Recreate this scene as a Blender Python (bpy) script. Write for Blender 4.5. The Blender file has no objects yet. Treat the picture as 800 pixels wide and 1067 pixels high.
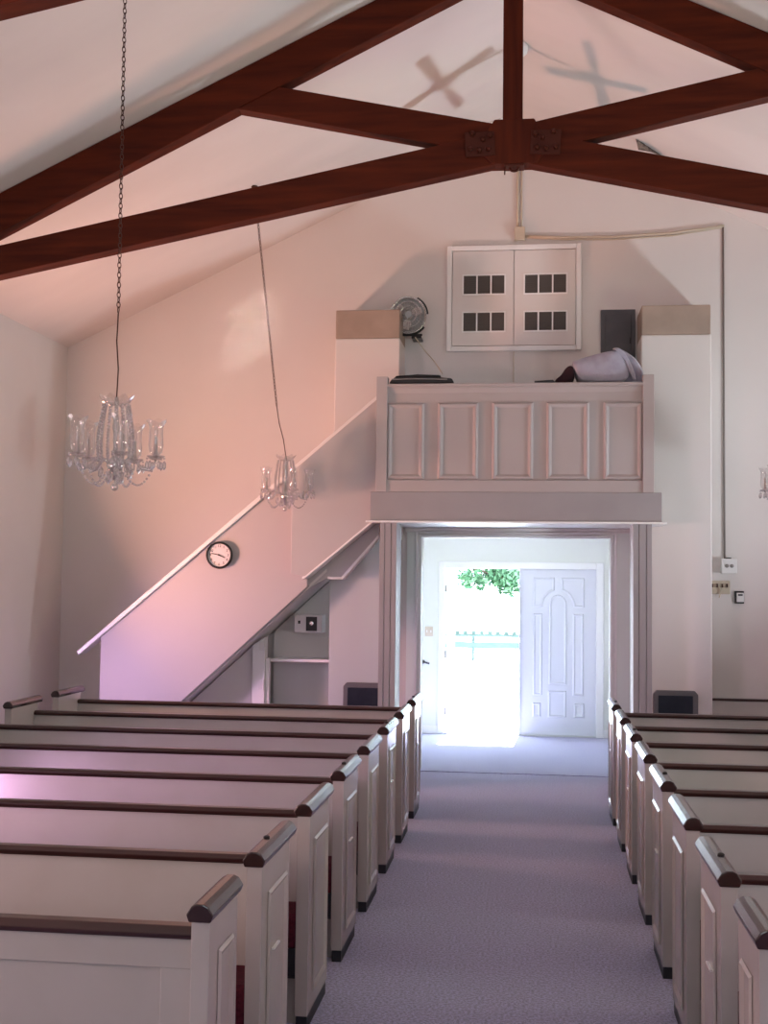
import bpy, bmesh, math, random
from mathutils import Vector, Matrix
random.seed(7)
SC = bpy.context.scene
COL = SC.collection

# ------------------------------------------------------------------ camera
F_PX = 1260.0
H = 1.9
def cam_setup():
    ya, pi_, ro = 0.1233, 0.0560, 0.0120
    c, s = math.cos, math.sin
    fwd = Vector((-s(ya)*c(pi_), c(ya)*c(pi_), s(pi_)))
    right = Vector((c(ya), s(ya), 0)); up = right.cross(fwd)
    r2 = c(ro)*right + s(ro)*up; u2 = -s(ro)*right + c(ro)*up
    cd = bpy.data.cameras.new('camera'); cd.sensor_fit = 'VERTICAL'; cd.sensor_height = 36.0
    cd.lens = F_PX/1067*36.0; cd.clip_start = 0.05; cd.clip_end = 400
    o = bpy.data.objects.new('camera', cd); COL.objects.link(o)
    m = Matrix(((r2.x, u2.x, -fwd.x, 0), (r2.y, u2.y, -fwd.y, 0), (r2.z, u2.z, -fwd.z, H), (0, 0, 0, 1)))
    o.matrix_world = m
    SC.camera = o
cam_setup()

# ------------------------------------------------------------------ world, sun, exposure
SC.view_settings.view_transform = 'Standard'
SC.view_settings.look = 'None'
SC.view_settings.exposure = 0.0
SC.view_settings.gamma = 1.0
SC.view_settings.use_curve_mapping = False
wd = bpy.data.worlds.new('sky'); SC.world = wd; wd.use_nodes = True
bg = wd.node_tree.nodes['Background']
bg.inputs[0].default_value = (0.66, 0.86, 1.0, 1); bg.inputs[1].default_value = 15.0
def lamp(name, kind, loc, energy, color, direction=None, size=None, size_y=None, spread=None, portal=False, angle=None):
    ld = bpy.data.lights.new(name, kind); ld.energy = energy; ld.color = color
    if kind == 'AREA':
        ld.shape = 'RECTANGLE'; ld.size = size; ld.size_y = size_y or size
        if spread: ld.spread = math.radians(spread)
        if portal: ld.cycles.is_portal = True
    if kind == 'SUN' and angle: ld.angle = math.radians(angle)
    o = bpy.data.objects.new(name, ld); COL.objects.link(o); o.location = loc
    if direction is not None:
        o.rotation_euler = Vector(direction).to_track_quat('-Z', 'Y').to_euler()
    return o
lamp('sun', 'SUN', (0, 40, 30), 115.0, (0.86, 0.95, 1.0), (-0.06, -1.18, -2.06), angle=0.6)
lamp('door_portal', 'AREA', (-0.63, 15.32, 1.03), 1.0, (1, 1, 1), (0, -1, 0), 0.95, 2.05, portal=True)
# daylight through the side windows (the panes themselves are built below)
lamp('left_window_rose_light', 'AREA', (-4.84, 9.70, 1.75), 96.9, (1.000, 0.475, 0.332), (1, 0.12, 0.60), 0.42, 0.42, spread=140)
lamp('left_window_violet_light', 'AREA', (-4.84, 9.95, 1.0), 13.5, (0.92, 0.55, 1.0), (1, 0.6, -0.1), 0.4, 0.4, spread=100)
lamp('left_middle_window_light', 'AREA', (-4.84, 6.3, 1.6), 4.8, (1.000, 0.750, 0.750), (1, 0, 0.9), 0.85, 1.3, spread=140)
lamp('left_front_violet_light', 'AREA', (-4.80, 2.95, 1.60), 5.2, (1.0, 0.52, 1.0), (2.0, 2.9, -0.78), 0.4, 0.4, spread=48)
lamp('left_front_window_light', 'AREA', (-4.84, 2.6, 1.6), 144.0, (1.000, 0.611, 0.569), (1, 0.3, 0.8), 0.85, 1.3, spread=140)
lamp('right_back_window_light', 'AREA', (4.52, 9.85, 1.45), 74.5, (0.805, 0.913, 1.000), (-1, 0.03, 0.85), 0.42, 0.42, spread=115)
lamp('right_middle_window_light', 'AREA', (4.52, 6.3, 1.6), 69.0, (0.826, 1.000, 0.652), (-1, 0, 0.9), 0.85, 1.3, spread=140)
lamp('right_front_window_light', 'AREA', (4.52, 2.6, 1.6), 70.0, (1.000, 0.714, 0.800), (-1, 0.3, 0.8), 0.85, 1.3, spread=140)
lamp('front_fill_light', 'AREA', (-0.16, -3.1, 3.6), 86.0, (0.698, 0.953, 1.000), (0, 1, 0.1), 4.0, 2.4)  # added broad fill from behind the viewer, source made up
lamp('vestibule_fill_light', 'AREA', (-0.2, 12.55, 2.50), 11.0, (0.95, 0.97, 1.0), (0, 1, -0.35), 1.2, 0.25, spread=130)  # added fill to brighten the entrance doors, no fixture there
# sun glints thrown onto the gable wall by something shiny outside the left windows
G0 = Vector((-4.78, 9.55, 2.05))
lamp('glint_streak', 'AREA', G0, 0.26, (1, 0.97, 0.97), Vector((-2.93, 12.15, 4.70))-G0, 0.42, 0.05, spread=1.5)
lamp('glint_patch', 'AREA', G0-Vector((0, 0, 0.25)), 0.16, (1, 0.95, 0.95), Vector((-2.93, 12.15, 4.58))-G0, 0.46, 0.30, spread=1.5)

# ------------------------------------------------------------------ materials
def mat(name, col, rough=0.5, metal=0.0, spec=0.5, noise=None, bump=None, coat=0.0, trans=0.0, ior=1.5, sheen=0.0, emis=None, emis_s=0.0):
    m = bpy.data.materials.new(name); m.use_nodes = True
    nt = m.node_tree; b = nt.nodes['Principled BSDF']
    b.inputs['Base Color'].default_value = (*col, 1); b.inputs['Roughness'].default_value = rough
    b.inputs['Metallic'].default_value = metal; b.inputs['Specular IOR Level'].default_value = spec
    b.inputs['Coat Weight'].default_value = coat; b.inputs['Coat Roughness'].default_value = 0.12
    b.inputs['Transmission Weight'].default_value = trans; b.inputs['IOR'].default_value = ior
    b.inputs['Sheen Weight'].default_value = sheen
    if emis:
        b.inputs['Emission Color'].default_value = (*emis, 1); b.inputs['Emission Strength'].default_value = emis_s
    if noise or bump:
        tc = nt.nodes.new('ShaderNodeTexCoord')
    if noise:      # (scale xyz, detail, second colour, contrast lo, hi)
        mp = nt.nodes.new('ShaderNodeMapping'); mp.inputs['Scale'].default_value = noise[0]
        nz = nt.nodes.new('ShaderNodeTexNoise'); nz.inputs['Scale'].default_value = 1.0; nz.inputs['Detail'].default_value = noise[1]
        rp = nt.nodes.new('ShaderNodeMapRange'); rp.inputs[1].default_value = noise[3]; rp.inputs[2].default_value = noise[4]
        mx = nt.nodes.new('ShaderNodeMix'); mx.data_type = 'RGBA'
        mx.inputs[6].default_value = (*col, 1); mx.inputs[7].default_value = (*noise[2], 1)
        nt.links.new(tc.outputs['Object'], mp.inputs[0]); nt.links.new(mp.outputs[0], nz.inputs['Vector'])
        nt.links.new(nz.outputs[0], rp.inputs[0]); nt.links.new(rp.outputs[0], mx.inputs[0])
        nt.links.new(mx.outputs[2], b.inputs['Base Color'])
    if bump:       # (scale, strength, distance)
        n2 = nt.nodes.new('ShaderNodeTexNoise'); n2.inputs['Scale'].default_value = bump[0]; n2.inputs['Detail'].default_value = 5
        bp = nt.nodes.new('ShaderNodeBump'); bp.inputs['Strength'].default_value = bump[1]; bp.inputs['Distance'].default_value = bump[2]
        nt.links.new(tc.outputs['Object'], n2.inputs['Vector']); nt.links.new(n2.outputs[0], bp.inputs['Height'])
        nt.links.new(bp.outputs[0], b.inputs['Normal'])
    return m
def thin_glass(name, tint, gloss_lo, gloss_hi, rough=0.03):
    m = bpy.data.materials.new(name); m.use_nodes = True; nt = m.node_tree
    nt.nodes.clear()
    out = nt.nodes.new('ShaderNodeOutputMaterial'); tr = nt.nodes.new('ShaderNodeBsdfTransparent'); tr.inputs[0].default_value = (*tint, 1)
    gl = nt.nodes.new('ShaderNodeBsdfGlossy'); gl.inputs['Roughness'].default_value = rough
    df = nt.nodes.new('ShaderNodeBsdfTranslucent'); df.inputs[0].default_value = (0.9, 0.9, 0.92, 1)
    lw = nt.nodes.new('ShaderNodeLayerWeight'); lw.inputs[0].default_value = 0.5
    mr = nt.nodes.new('ShaderNodeMapRange'); mr.inputs[3].default_value = gloss_lo; mr.inputs[4].default_value = gloss_hi
    a = nt.nodes.new('ShaderNodeMixShader'); b = nt.nodes.new('ShaderNodeMixShader'); b.inputs[0].default_value = 0.35
    nt.links.new(lw.outputs['Facing'], mr.inputs[0]); nt.links.new(mr.outputs[0], a.inputs[0])
    nt.links.new(gl.outputs[0], b.inputs[1]); nt.links.new(df.outputs[0], b.inputs[2])
    nt.links.new(tr.outputs[0], a.inputs[1]); nt.links.new(b.outputs[0], a.inputs[2])
    nt.links.new(a.outputs[0], out.inputs[0])
    return m
M = {}
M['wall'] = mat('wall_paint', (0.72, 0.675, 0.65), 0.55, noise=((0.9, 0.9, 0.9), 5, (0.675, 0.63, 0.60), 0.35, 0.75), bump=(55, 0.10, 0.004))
M['coolwall'] = mat('cool_lit_wall_paint', (0.52, 0.56, 0.56), 0.5, bump=(55, 0.10, 0.004))  # wall colour cooled to imitate neutral door light against the rose lamp
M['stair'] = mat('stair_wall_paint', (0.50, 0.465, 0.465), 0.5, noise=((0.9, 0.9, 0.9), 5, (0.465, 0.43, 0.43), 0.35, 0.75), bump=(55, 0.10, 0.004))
M['ceil'] = mat('ceiling_plaster', (0.72, 0.67, 0.65), 0.7, noise=((0.5, 1.2, 0.6), 4, (0.62, 0.575, 0.56), 0.4, 0.8), bump=(9, 0.12, 0.01))
M['vest'] = mat('vestibule_paint', (0.74, 0.75, 0.70), 0.55, bump=(60, 0.08, 0.003))
M['vestl'] = mat('door_lit_green_grey_paint', (0.80, 0.86, 0.82), 0.5, bump=(60, 0.08, 0.003))  # lighter than the vestibule paint, door light put into the colour
M['trim'] = mat('white_trim_paint', (0.84, 0.83, 0.82), 0.28, bump=(30, 0.05, 0.002))
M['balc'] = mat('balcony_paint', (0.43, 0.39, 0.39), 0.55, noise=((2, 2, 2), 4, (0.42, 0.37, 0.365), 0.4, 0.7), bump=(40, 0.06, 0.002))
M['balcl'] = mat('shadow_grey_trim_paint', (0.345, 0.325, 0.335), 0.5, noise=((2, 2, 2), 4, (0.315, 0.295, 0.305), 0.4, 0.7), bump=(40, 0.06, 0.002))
M['pew'] = mat('pew_paint', (0.46, 0.412, 0.392), 0.27, noise=((3, 3, 3), 4, (0.43, 0.38, 0.35), 0.4, 0.7), bump=(70, 0.05, 0.002), coat=0.25)
M['tan'] = mat('unpainted_tan_plaster', (0.40, 0.31, 0.25), 0.75, noise=((5, 5, 5), 5, (0.34, 0.265, 0.215), 0.35, 0.7), bump=(40, 0.15, 0.004))
M['cap'] = mat('mahogany_cap', (0.034, 0.011, 0.010), 0.24, noise=((30, 1.5, 30), 5, (0.022, 0.008, 0.008), 0.35, 0.65), coat=0.5)
M['rail'] = mat('mahogany_rail', (0.042, 0.012, 0.011), 0.32, noise=((1.5, 30, 30), 5, (0.026, 0.009, 0.008), 0.35, 0.65), coat=0.3)
def beam_mat(name, sc):
    return mat(name, (0.098, 0.017, 0.006), 0.60, noise=(sc, 6, (0.046, 0.008, 0.004), 0.3, 0.7), bump=(35, 0.15, 0.004), spec=0.12)
M['beam'] = beam_mat('stained_timber', (1.6, 18, 18))
M['post'] = beam_mat('stained_timber_upright', (18, 18, 1.6))
M['iron'] = mat('painted_iron_plate', (0.062, 0.013, 0.007), 0.50, spec=0.2, bump=(60, 0.1, 0.002))
M['carpet'] = mat('purple_grey_carpet', (0.450, 0.415, 0.690), 0.95, spec=0.2, noise=((75, 75, 75), 6, (0.180, 0.160, 0.300), 0.38, 0.62), bump=(420, 0.6, 0.008), sheen=0.55)
M['cushion'] = mat('wine_upholstery', (0.085, 0.010, 0.022), 0.8, noise=((60, 60, 60), 3, (0.06, 0.007, 0.016), 0.4, 0.6), bump=(240, 0.3, 0.002), spec=0.15)
M['dark'] = mat('dark_base', (0.016, 0.014, 0.020), 0.55, bump=(40, 0.1, 0.002))
M['black'] = mat('black_plastic', (0.012, 0.011, 0.012), 0.38, bump=(50, 0.1, 0.002))
M['chain'] = mat('bronze_chain', (0.060, 0.028, 0.020), 0.40, metal=0.7, bump=(80, 0.1, 0.001))
M['chrome'] = mat('silver_metal', (0.62, 0.60, 0.58), 0.25, metal=0.9, bump=(80, 0.05, 0.001))
M['steel'] = mat('dull_grey_metal', (0.30, 0.28, 0.27), 0.40, metal=0.7, bump=(80, 0.05, 0.001))
M['glass'] = thin_glass('clear_shade_glass', (0.98, 0.97, 0.97), 0.07, 0.70, 0.06)
M['crystal'] = thin_glass('crystal', (0.97, 0.95, 0.96), 0.42, 0.95, 0.10)
M['candle'] = mat('ivory_candle_sleeve', (0.50, 0.44, 0.42), 0.5, bump=(40, 0.05, 0.001))
M['clock'] = mat('clock_dial', (0.72, 0.68, 0.68), 0.5, bump=(60, 0.03, 0.001))
M['cream'] = mat('cream_plastic', (0.56, 0.47, 0.36), 0.45, bump=(60, 0.05, 0.001))
M['whitep'] = mat('white_plastic', (0.78, 0.77, 0.76), 0.35, bump=(60, 0.05, 0.001))
M['louver'] = mat('grey_metal_grille', (0.085, 0.075, 0.068), 0.6, bump=(60, 0.05, 0.001))
M['panelgrey'] = mat('slate_grey_metal', (0.085, 0.083, 0.092), 0.5, noise=((6, 6, 6), 4, (0.065, 0.064, 0.072), 0.4, 0.7))
M['mongrey'] = mat('grey_bezel', (0.13, 0.125, 0.13), 0.45, bump=(60, 0.05, 0.001))
M['screen'] = mat('navy_screen', (0.008, 0.011, 0.024), 0.30, noise=((9, 9, 9), 2, (0.014, 0.017, 0.03), 0.4, 0.6))
M['blanket'] = mat('lavender_grey_fleece', (0.40, 0.38, 0.46), 0.95, spec=0.1, noise=((14, 14, 14), 5, (0.33, 0.31, 0.39), 0.35, 0.7), bump=(120, 0.4, 0.006), sheen=0.4)
M['maroon'] = mat('maroon_cloth', (0.030, 0.008, 0.014), 0.9, bump=(90, 0.4, 0.004))
M['doorw'] = mat('white_door_paint', (0.70, 0.71, 0.76), 0.35, bump=(60, 0.04, 0.001))
M['concrete'] = mat('pale_concrete', (0.62, 0.60, 0.57), 0.85, noise=((1.2, 1.2, 1.2), 5, (0.55, 0.53, 0.50), 0.4, 0.7), bump=(40, 0.2, 0.004))
M['hedge'] = mat('dark_teal_edging', (0.008, 0.020, 0.018), 0.8, noise=((3, 3, 3), 4, (0.014, 0.03, 0.026), 0.4, 0.6))
M['block'] = mat('pale_teal_rail', (0.030, 0.050, 0.050), 0.85, noise=((3, 3, 3), 5, (0.038, 0.056, 0.056), 0.4, 0.7), bump=(30, 0.2, 0.004))
M['leaf'] = mat('green_leaf', (0.012, 0.048, 0.016), 0.7, noise=((2.5, 2.5, 2.5), 3, (0.030, 0.085, 0.036), 0.4, 0.6))
M['bark'] = mat('bark', (0.12, 0.09, 0.06), 0.9, noise=((20, 20, 4), 5, (0.07, 0.05, 0.035), 0.4, 0.6), bump=(30, 0.5, 0.01))
M['tread'] = mat('stair_carpet', (0.10, 0.075, 0.11), 0.95, spec=0.1, bump=(300, 0.4, 0.004))
M['rosepane'] = mat('rose_glass_pane', (0.55, 0.25, 0.24), 0.25, noise=((5, 5, 7), 2, (0.45, 0.25, 0.5), 0.4, 0.6), emis=(1.0, 0.62, 0.55), emis_s=0.8)
M['clearpane'] = mat('frosted_glass_pane', (0.55, 0.55, 0.58), 0.25, noise=((5, 5, 7), 2, (0.5, 0.52, 0.58), 0.4, 0.6), emis=(0.95, 0.95, 1.0), emis_s=1.2)
M['plaster'] = mat('bare_plaster', (0.33, 0.27, 0.24), 0.9, noise=((30, 30, 30), 4, (0.14, 0.11, 0.10), 0.4, 0.6))
M['alum'] = mat('aluminium_threshold', (0.55, 0.55, 0.55), 0.35, metal=0.8, bump=(60, 0.05, 0.001))

# ------------------------------------------------------------------ mesh helpers
def wloc(o):
    v = Vector((0, 0, 0))
    while o is not None:
        v += o.location; o = o.parent
    return v
class MB:
    def __init__(s): s.bm = bmesh.new()
    def poly(s, pts):
        return s.bm.faces.new([s.bm.verts.new(p) for p in pts])
    def box(s, x0, x1, y0, y1, z0, z1):
        return s.hexa([(x0, y0, z0), (x1, y0, z0), (x1, y1, z0), (x0, y1, z0), (x0, y0, z1), (x1, y0, z1), (x1, y1, z1), (x0, y1, z1)])
    def hexa(s, p):
        v = [s.bm.verts.new(q) for q in p]
        for f in ((0, 3, 2, 1), (4, 5, 6, 7), (0, 1, 5, 4), (1, 2, 6, 5), (2, 3, 7, 6), (3, 0, 4, 7)):
            s.bm.faces.new([v[i] for i in f])
        return s
    def prism(s, pts, axis, a, b):          # pts in the other two axes, extruded from a to b
        def P(p, t): return {'x': (t, p[0], p[1]), 'y': (p[0], t, p[1]), 'z': (p[0], p[1], t)}[axis]
        A = [s.bm.verts.new(P(p, a)) for p in pts]; B = [s.bm.verts.new(P(p, b)) for p in pts]
        n = len(pts); s.bm.faces.new(A); s.bm.faces.new(B[::-1])
        for i in range(n): s.bm.faces.new((A[i], B[i], B[(i+1) % n], A[(i+1) % n]))
        return s
    def tube(s, path, r, n=8, closed=False, caps=True):
        path = [Vector(p) for p in path]; rings = []; L = len(path)
        prev = None
        for i, p in enumerate(path):
            a = path[(i-1) % L] if (closed or i > 0) else p
            b = path[(i+1) % L] if (closed or i < L-1) else p
            t = (b-a).normalized()
            if prev is None:
                u = Vector((0, 0, 1)) if abs(t.z) < 0.9 else Vector((1, 0, 0))
                u = (u - t*u.dot(t)).normalized()
            else:
                u = (prev - t*prev.dot(t)).normalized()
            prev = u; w = t.cross(u)
            rr = r[i] if isinstance(r, (list, tuple)) else r
            rings.append([s.bm.verts.new(p + (u*math.cos(2*math.pi*k/n) + w*math.sin(2*math.pi*k/n))*rr) for k in range(n)])
        m = L if closed else L-1
        for i in range(m):
            A = rings[i]; B = rings[(i+1) % L]
            for k in range(n): s.bm.faces.new((A[k], A[(k+1) % n], B[(k+1) % n], B[k]))
        if caps and not closed:
            s.bm.faces.new(rings[0][::-1]); s.bm.faces.new(rings[-1])
        return s
    def lathe(s, prof, c=(0, 0, 0), n=20, axis='z', close_ends=True):
        c = Vector(c); rings = []
        for (r, h) in prof:
            ring = []
            for k in range(n):
                a = 2*math.pi*k/n
                x, y = r*math.cos(a), r*math.sin(a)
                q = {'z': (x, y, h), 'y': (x, h, y), 'x': (h, x, y)}[axis]
                ring.append(s.bm.verts.new(c + Vector(q)))
            rings.append(ring)
        for A, B in zip(rings, rings[1:]):
            for k in range(n): s.bm.faces.new((A[k], A[(k+1) % n], B[(k+1) % n], B[k]))
        if close_ends:
            s.bm.faces.new(rings[0]); s.bm.faces.new(rings[-1])
        return s
    def ball(s, c, r, seg=8, rings=6, sc=(1, 1, 1)):
        m = Matrix.Translation(c) @ Matrix.Diagonal((r*sc[0], r*sc[1], r*sc[2], 1))
        bmesh.ops.create_uvsphere(s.bm, u_segments=seg, v_segments=rings, radius=1, matrix=m); return s
    def gem(s, c, r, sc=(1, 1, 1)):
        m = Matrix.Translation(c) @ Matrix.Diagonal((r*sc[0], r*sc[1], r*sc[2], 1))
        bmesh.ops.create_icosphere(s.bm, subdivisions=1, radius=1, matrix=m); return s
    def raised(s, pts, w=0.012, d=0.010, w2=0.016, d2=-0.006, field=True):   # moulded panel from a planar outline
        f = s.poly(pts); f.normal_update()
        bmesh.ops.inset_region(s.bm, faces=[f], thickness=w, depth=d, use_even_offset=True, use_boundary=True)
        bmesh.ops.inset_region(s.bm, faces=[f], thickness=w*0.7, depth=0, use_even_offset=True, use_boundary=True)
        bmesh.ops.inset_region(s.bm, faces=[f], thickness=w2, depth=d2, use_even_offset=True, use_boundary=True)
        return s
    def build(s, name, m, parent=None, bevel=0.0, smooth=False, seg=2, origin=None):
        bm = s.bm
        bmesh.ops.recalc_face_normals(bm, faces=bm.faces[:]) if not getattr(s, 'keep', False) else None
        if parent is not None: off = wloc(parent)
        elif origin is not None: off = Vector(origin)
        else:
            xs = [v.co for v in bm.verts]
            off = Vector(((min(v.x for v in xs)+max(v.x for v in xs))/2, (min(v.y for v in xs)+max(v.y for v in xs))/2, min(v.z for v in xs)))
        for v in bm.verts: v.co -= off
        me = bpy.data.meshes.new(name); bm.to_mesh(me); bm.free()
        if smooth:
            for p in me.polygons: p.use_smooth = True
        me.materials.append(M[m] if isinstance(m, str) else m)
        o = bpy.data.objects.new(name, me); COL.objects.link(o)
        if parent is not None: o.parent = parent
        else: o.location = off
        if bevel:
            md = o.modifiers.new('bevel', 'BEVEL'); md.width = bevel; md.segments = seg; md.limit_method = 'ANGLE'; md.angle_limit = math.radians(40)
            md.harden_normals = False
        return o
def tag(o, label=None, cat=None, group=None, kind=None):
    if label: o['label'] = label
    if cat: o['category'] = cat
    if group: o['group'] = group
    if kind: o['kind'] = kind
    return o
def thing(name, label, cat, loc, group=None):
    o = bpy.data.objects.new(name, None); COL.objects.link(o); o.location = loc; o.empty_display_size = 0.1
    return tag(o, label, cat, group)
def struct(o, label=None, cat=None): return tag(o, label, cat, kind='structure')
def B(*a): return MB().box(*a)
def copy_tree(o, parent=None):
    c = o.copy(); COL.objects.link(c)
    if parent is not None: c.parent = parent
    for ch in kids[o.name]: copy_tree_child(ch, c)
    return c
def copy_tree_child(o, parent):
    c = o.copy(); COL.objects.link(c); c.parent = parent
    for ch in kids[o.name]: copy_tree_child(ch, c)
kids = {}
def index_kids(o):
    kids[o.name] = list(o.children)
    for ch in o.children: index_kids(ch)

# ------------------------------------------------------------------ the setting
XL, XR, XC = -4.89, 4.57, -0.16
ZR, K = 6.57, 0.478
YF, YB = -3.2, 12.15            # front wall (behind the camera) and gable wall with the balcony
YD = 15.12
def zc(x): return ZR - K*abs(x-XC)
fl = B(XL-0.2, XR+0.2, YF-0.2, YB+0.1, -0.15, 0.0).build('floor', 'carpet', origin=(0, 0, 0)); struct(fl, 'purple grey carpet running down the aisle', 'floor')
fl2 = B(-1.75, 1.35, YB+0.1, YD+0.02, -0.15, 0.0).build('floor', 'carpet', origin=(0, 13, 0)); struct(fl2, 'purple grey carpet of the entrance vestibule', 'floor')
mb = MB()
zl, zr_ = zc(XL-0.25), zc(XR+0.25)
mb.prism([(XL-0.25, zl), (XC, ZR), (XC, ZR+0.2), (XL-0.25, zl+0.2)], 'y', YF-0.2, YB+0.25)
mb.prism([(XC, ZR), (XR+0.25, zr_), (XR+0.25, zr_+0.2), (XC, ZR+0.2)], 'y', YF-0.2, YB+0.25)
struct(mb.build('ceiling', 'ceil', origin=(0, 0, ZR)), 'pitched plaster ceiling above the trusses', 'ceiling')
WINS = [(9.50, 10.60), (5.8, 6.8), (2.1, 3.1)]
WZ0, WZ1 = 0.75, 2.25
def side_wall(name, x0, x1, zt):
    mb = MB(); ys = [YF-0.2] + [v for w in sorted(WINS) for v in w] + [YB+0.2]
    for a, b in zip(ys[0::2], ys[1::2]): mb.box(x0, x1, a, b, -0.1, zt)
    for a, b in WINS: mb.box(x0, x1, a, b, -0.1, WZ0); mb.box(x0, x1, a, b, WZ1, zt)
    return struct(mb.build(name, 'wall', origin=(x0, 0, 0)))
tag(side_wall('wall_left', XL-0.2, XL, zc(XL)+0.1), 'plain painted left side wall', 'wall')
tag(side_wall('wall_right', XR, XR+0.2, zc(XR)+0.1), 'plain painted right side wall', 'wall')
struct(MB().prism([(XL-0.2, -0.1), (XR+0.2, -0.1), (XR+0.2, zc(XR+0.2)+0.05), (XC, ZR+0.05), (XL-0.2, zc(XL-0.2)+0.05)], 'y', YF-0.2, YF).build('wall_front', 'wall', origin=(0, YF, 0)), 'plain gable wall behind the viewer', 'wall')
OX0, OX1, OZ = -1.115, 0.755, 2.335   # opening under the balcony
struct(MB().prism([(XL-0.2, -0.1), (OX0, -0.1), (OX0, OZ), (OX1, OZ), (OX1, -0.1), (XR+0.2, -0.1), (XR+0.2, zc(XR+0.2)+0.05), (XC, ZR+0.05), (XL-0.2, zc(XL-0.2)+0.05)], 'y', YB, YB+0.2).build('wall_back', 'wall', origin=(0, YB, 0)), 'painted gable wall behind the balcony', 'wall')
# side windows with coloured panes
n = 0
for side in (-1, 1):
    for (a, b) in WINS:
        n += 1
        x = XL if side < 0 else XR
        xo = x + side*0.13
        fr = MB()
        xa, xb = sorted((x + side*0.06, x + side*0.18))
        fr.box(xa, xb, a, a+0.05, WZ0, WZ1).box(xa, xb, b-0.05, b, WZ0, WZ1).box(xa, xb, a+0.05, b-0.05, WZ0, WZ0+0.05).box(xa, xb, a+0.05, b-0.05, WZ1-0.05, WZ1)
        fr.box(xa+0.02, xb-0.02, a+0.05, b-0.05, 1.47, 1.51)
        wo = struct(fr.build('window_%d' % n, 'trim', origin=(x, (a+b)/2, WZ0)), '%s side window, %s' % ('left' if side < 0 else 'right', ['beside the back corner', 'in the middle of the wall', 'near the front'][(n-1) % 3]), 'window')
        B(xo-0.006, xo+0.006, a+0.03, b-0.03, WZ0+0.03, WZ1-0.03).build('pane', 'rosepane' if n == 1 else 'clearpane', wo)
        xs0, xs1 = sorted((x - side*0.03, x + side*0.06))
        B(xs0, xs1, a-0.03, b+0.03, WZ0-0.03, WZ0).build('sill', 'trim', wo, bevel=0.005)
# added window frame and glowing pane, put round the fill lamp behind the viewer
wx0, wx1, wz0, wz1 = XC-2.05, XC+2.05, 2.35, 4.85
fr = MB()
for k in range(5): xk = wx0 + (wx1-wx0-0.07)*k/4; fr.box(xk, xk+0.07, YF, YF+0.05, wz0, wz1)
fr.box(wx0, wx1, YF, YF+0.05, wz0-0.07, wz0).box(wx0, wx1, YF, YF+0.05, wz1, wz1+0.07)
wo = struct(fr.build('window_7', 'trim', origin=(XC, YF, wz0)), 'added window frame around the fill lamp behind the viewer', 'window')
B(wx0+0.03, wx1-0.03, YF, YF+0.015, wz0, wz1).build('pane', 'clearpane', wo)
# vestibule shell
struct(B(-1.75, -1.55, YB+0.2, YD+0.2, -0.1, 2.75).build('wall_vestibule_left', 'vest'), 'left wall of the entrance vestibule', 'wall')
struct(B(1.15, 1.35, YB+0.2, YD+0.2, -0.1, 2.75).build('wall_vestibule_right', 'vest'), 'right wall of the entrance vestibule', 'wall')
struct(B(-1.75, 1.35, YB+0.2, YD+0.2, 2.62, 2.8).build('ceiling', 'vest'), 'flat ceiling of the entrance vestibule', 'ceiling')
DX0, DX1, DZ = -1.10, 0.785, 2.065
struct(MB().prism([(-1.56, -0.1), (DX0, -0.1), (DX0, DZ), (DX1, DZ), (DX1, -0.1), (1.16, -0.1), (1.16, 2.63), (-1.56, 2.63)], 'y', YD, YD+0.2).build('wall_entrance', 'vest', origin=(0, YD, 0)), 'vestibule wall around the entrance doors', 'wall')
mb = MB(); w = 0.075
mb.box(DX0-w, DX0, YD-0.022, YD, 0, DZ+w).box(DX1-0.018, DX1+w, YD-0.022, YD, 0, DZ+w).box(DX0, DX1-0.018, YD-0.022, YD, DZ-0.012, DZ+w)
struct(mb.build('trim_1', 'trim', bevel=0.006), 'white casing around the entrance doors', 'trim')
mb = MB()
for (a, b, c) in ((0.0, 0.028, 0.022), (0.034, 0.062, 0.030)):
    mb.box(OX0-b, OX0-a, YB-c, YB, 0, OZ+b).box(OX1+a, OX1+b, YB-c, YB, 0, OZ+b).box(OX0-a, OX1+a, YB-c, YB, OZ+a, OZ+b)
mb.box(OX0-0.05, OX0-0.02, YB-0.012, YB, 0, OZ+0.03).box(OX1+0.02, OX1+0.05, YB-0.012, YB, 0, OZ+0.03)
struct(mb.build('trim_2', 'trim', bevel=0.003), 'double white casing around the opening under the balcony', 'trim')
mb = MB().box(-1.265, OX0-0.062, YB-0.01, YB, 0.0, 2.385).box(OX1+0.062, 1.005, YB-0.01, YB, 0.0, 2.385)  # thin facing added over the wall, its paler colour stands in for door light
struct(mb.build('added_facing', 'vestl'), 'pale green grey facing added to brighten the wall beside the opening under the balcony', 'trim')
mb = MB().box(-1.28, 0.99, YB-0.05, YB, 2.405, 2.428).box(-1.28, 0.99, YB-0.03, YB, 2.385, 2.405)
struct(mb.build('trim_3', 'trim', bevel=0.004), 'moulding under the balcony soffit', 'trim')
struct(B(OX0, OX1, YB-0.02, YB+0.02, 0.0, 0.006).build('trim_4', 'carpet'), 'carpet seam across the opening', 'trim')
struct(B(-1.55, DX0-w, YD-0.015, YD, 0, 0.10).build('baseboard_entrance', 'trim', bevel=0.004), 'white baseboard left of the entrance doors', 'baseboard')
struct(B(DX1+w, 1.15, YD-0.015, YD, 0, 0.10).build('baseboard_entrance', 'trim', bevel=0.004), 'white baseboard right of the entrance doors', 'baseboard')
struct(B(DX0, DX1, YD-0.01, YD+0.2, 0.0, 0.018).build('trim_5', 'alum', bevel=0.004), 'threshold of the entrance', 'trim')
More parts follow.
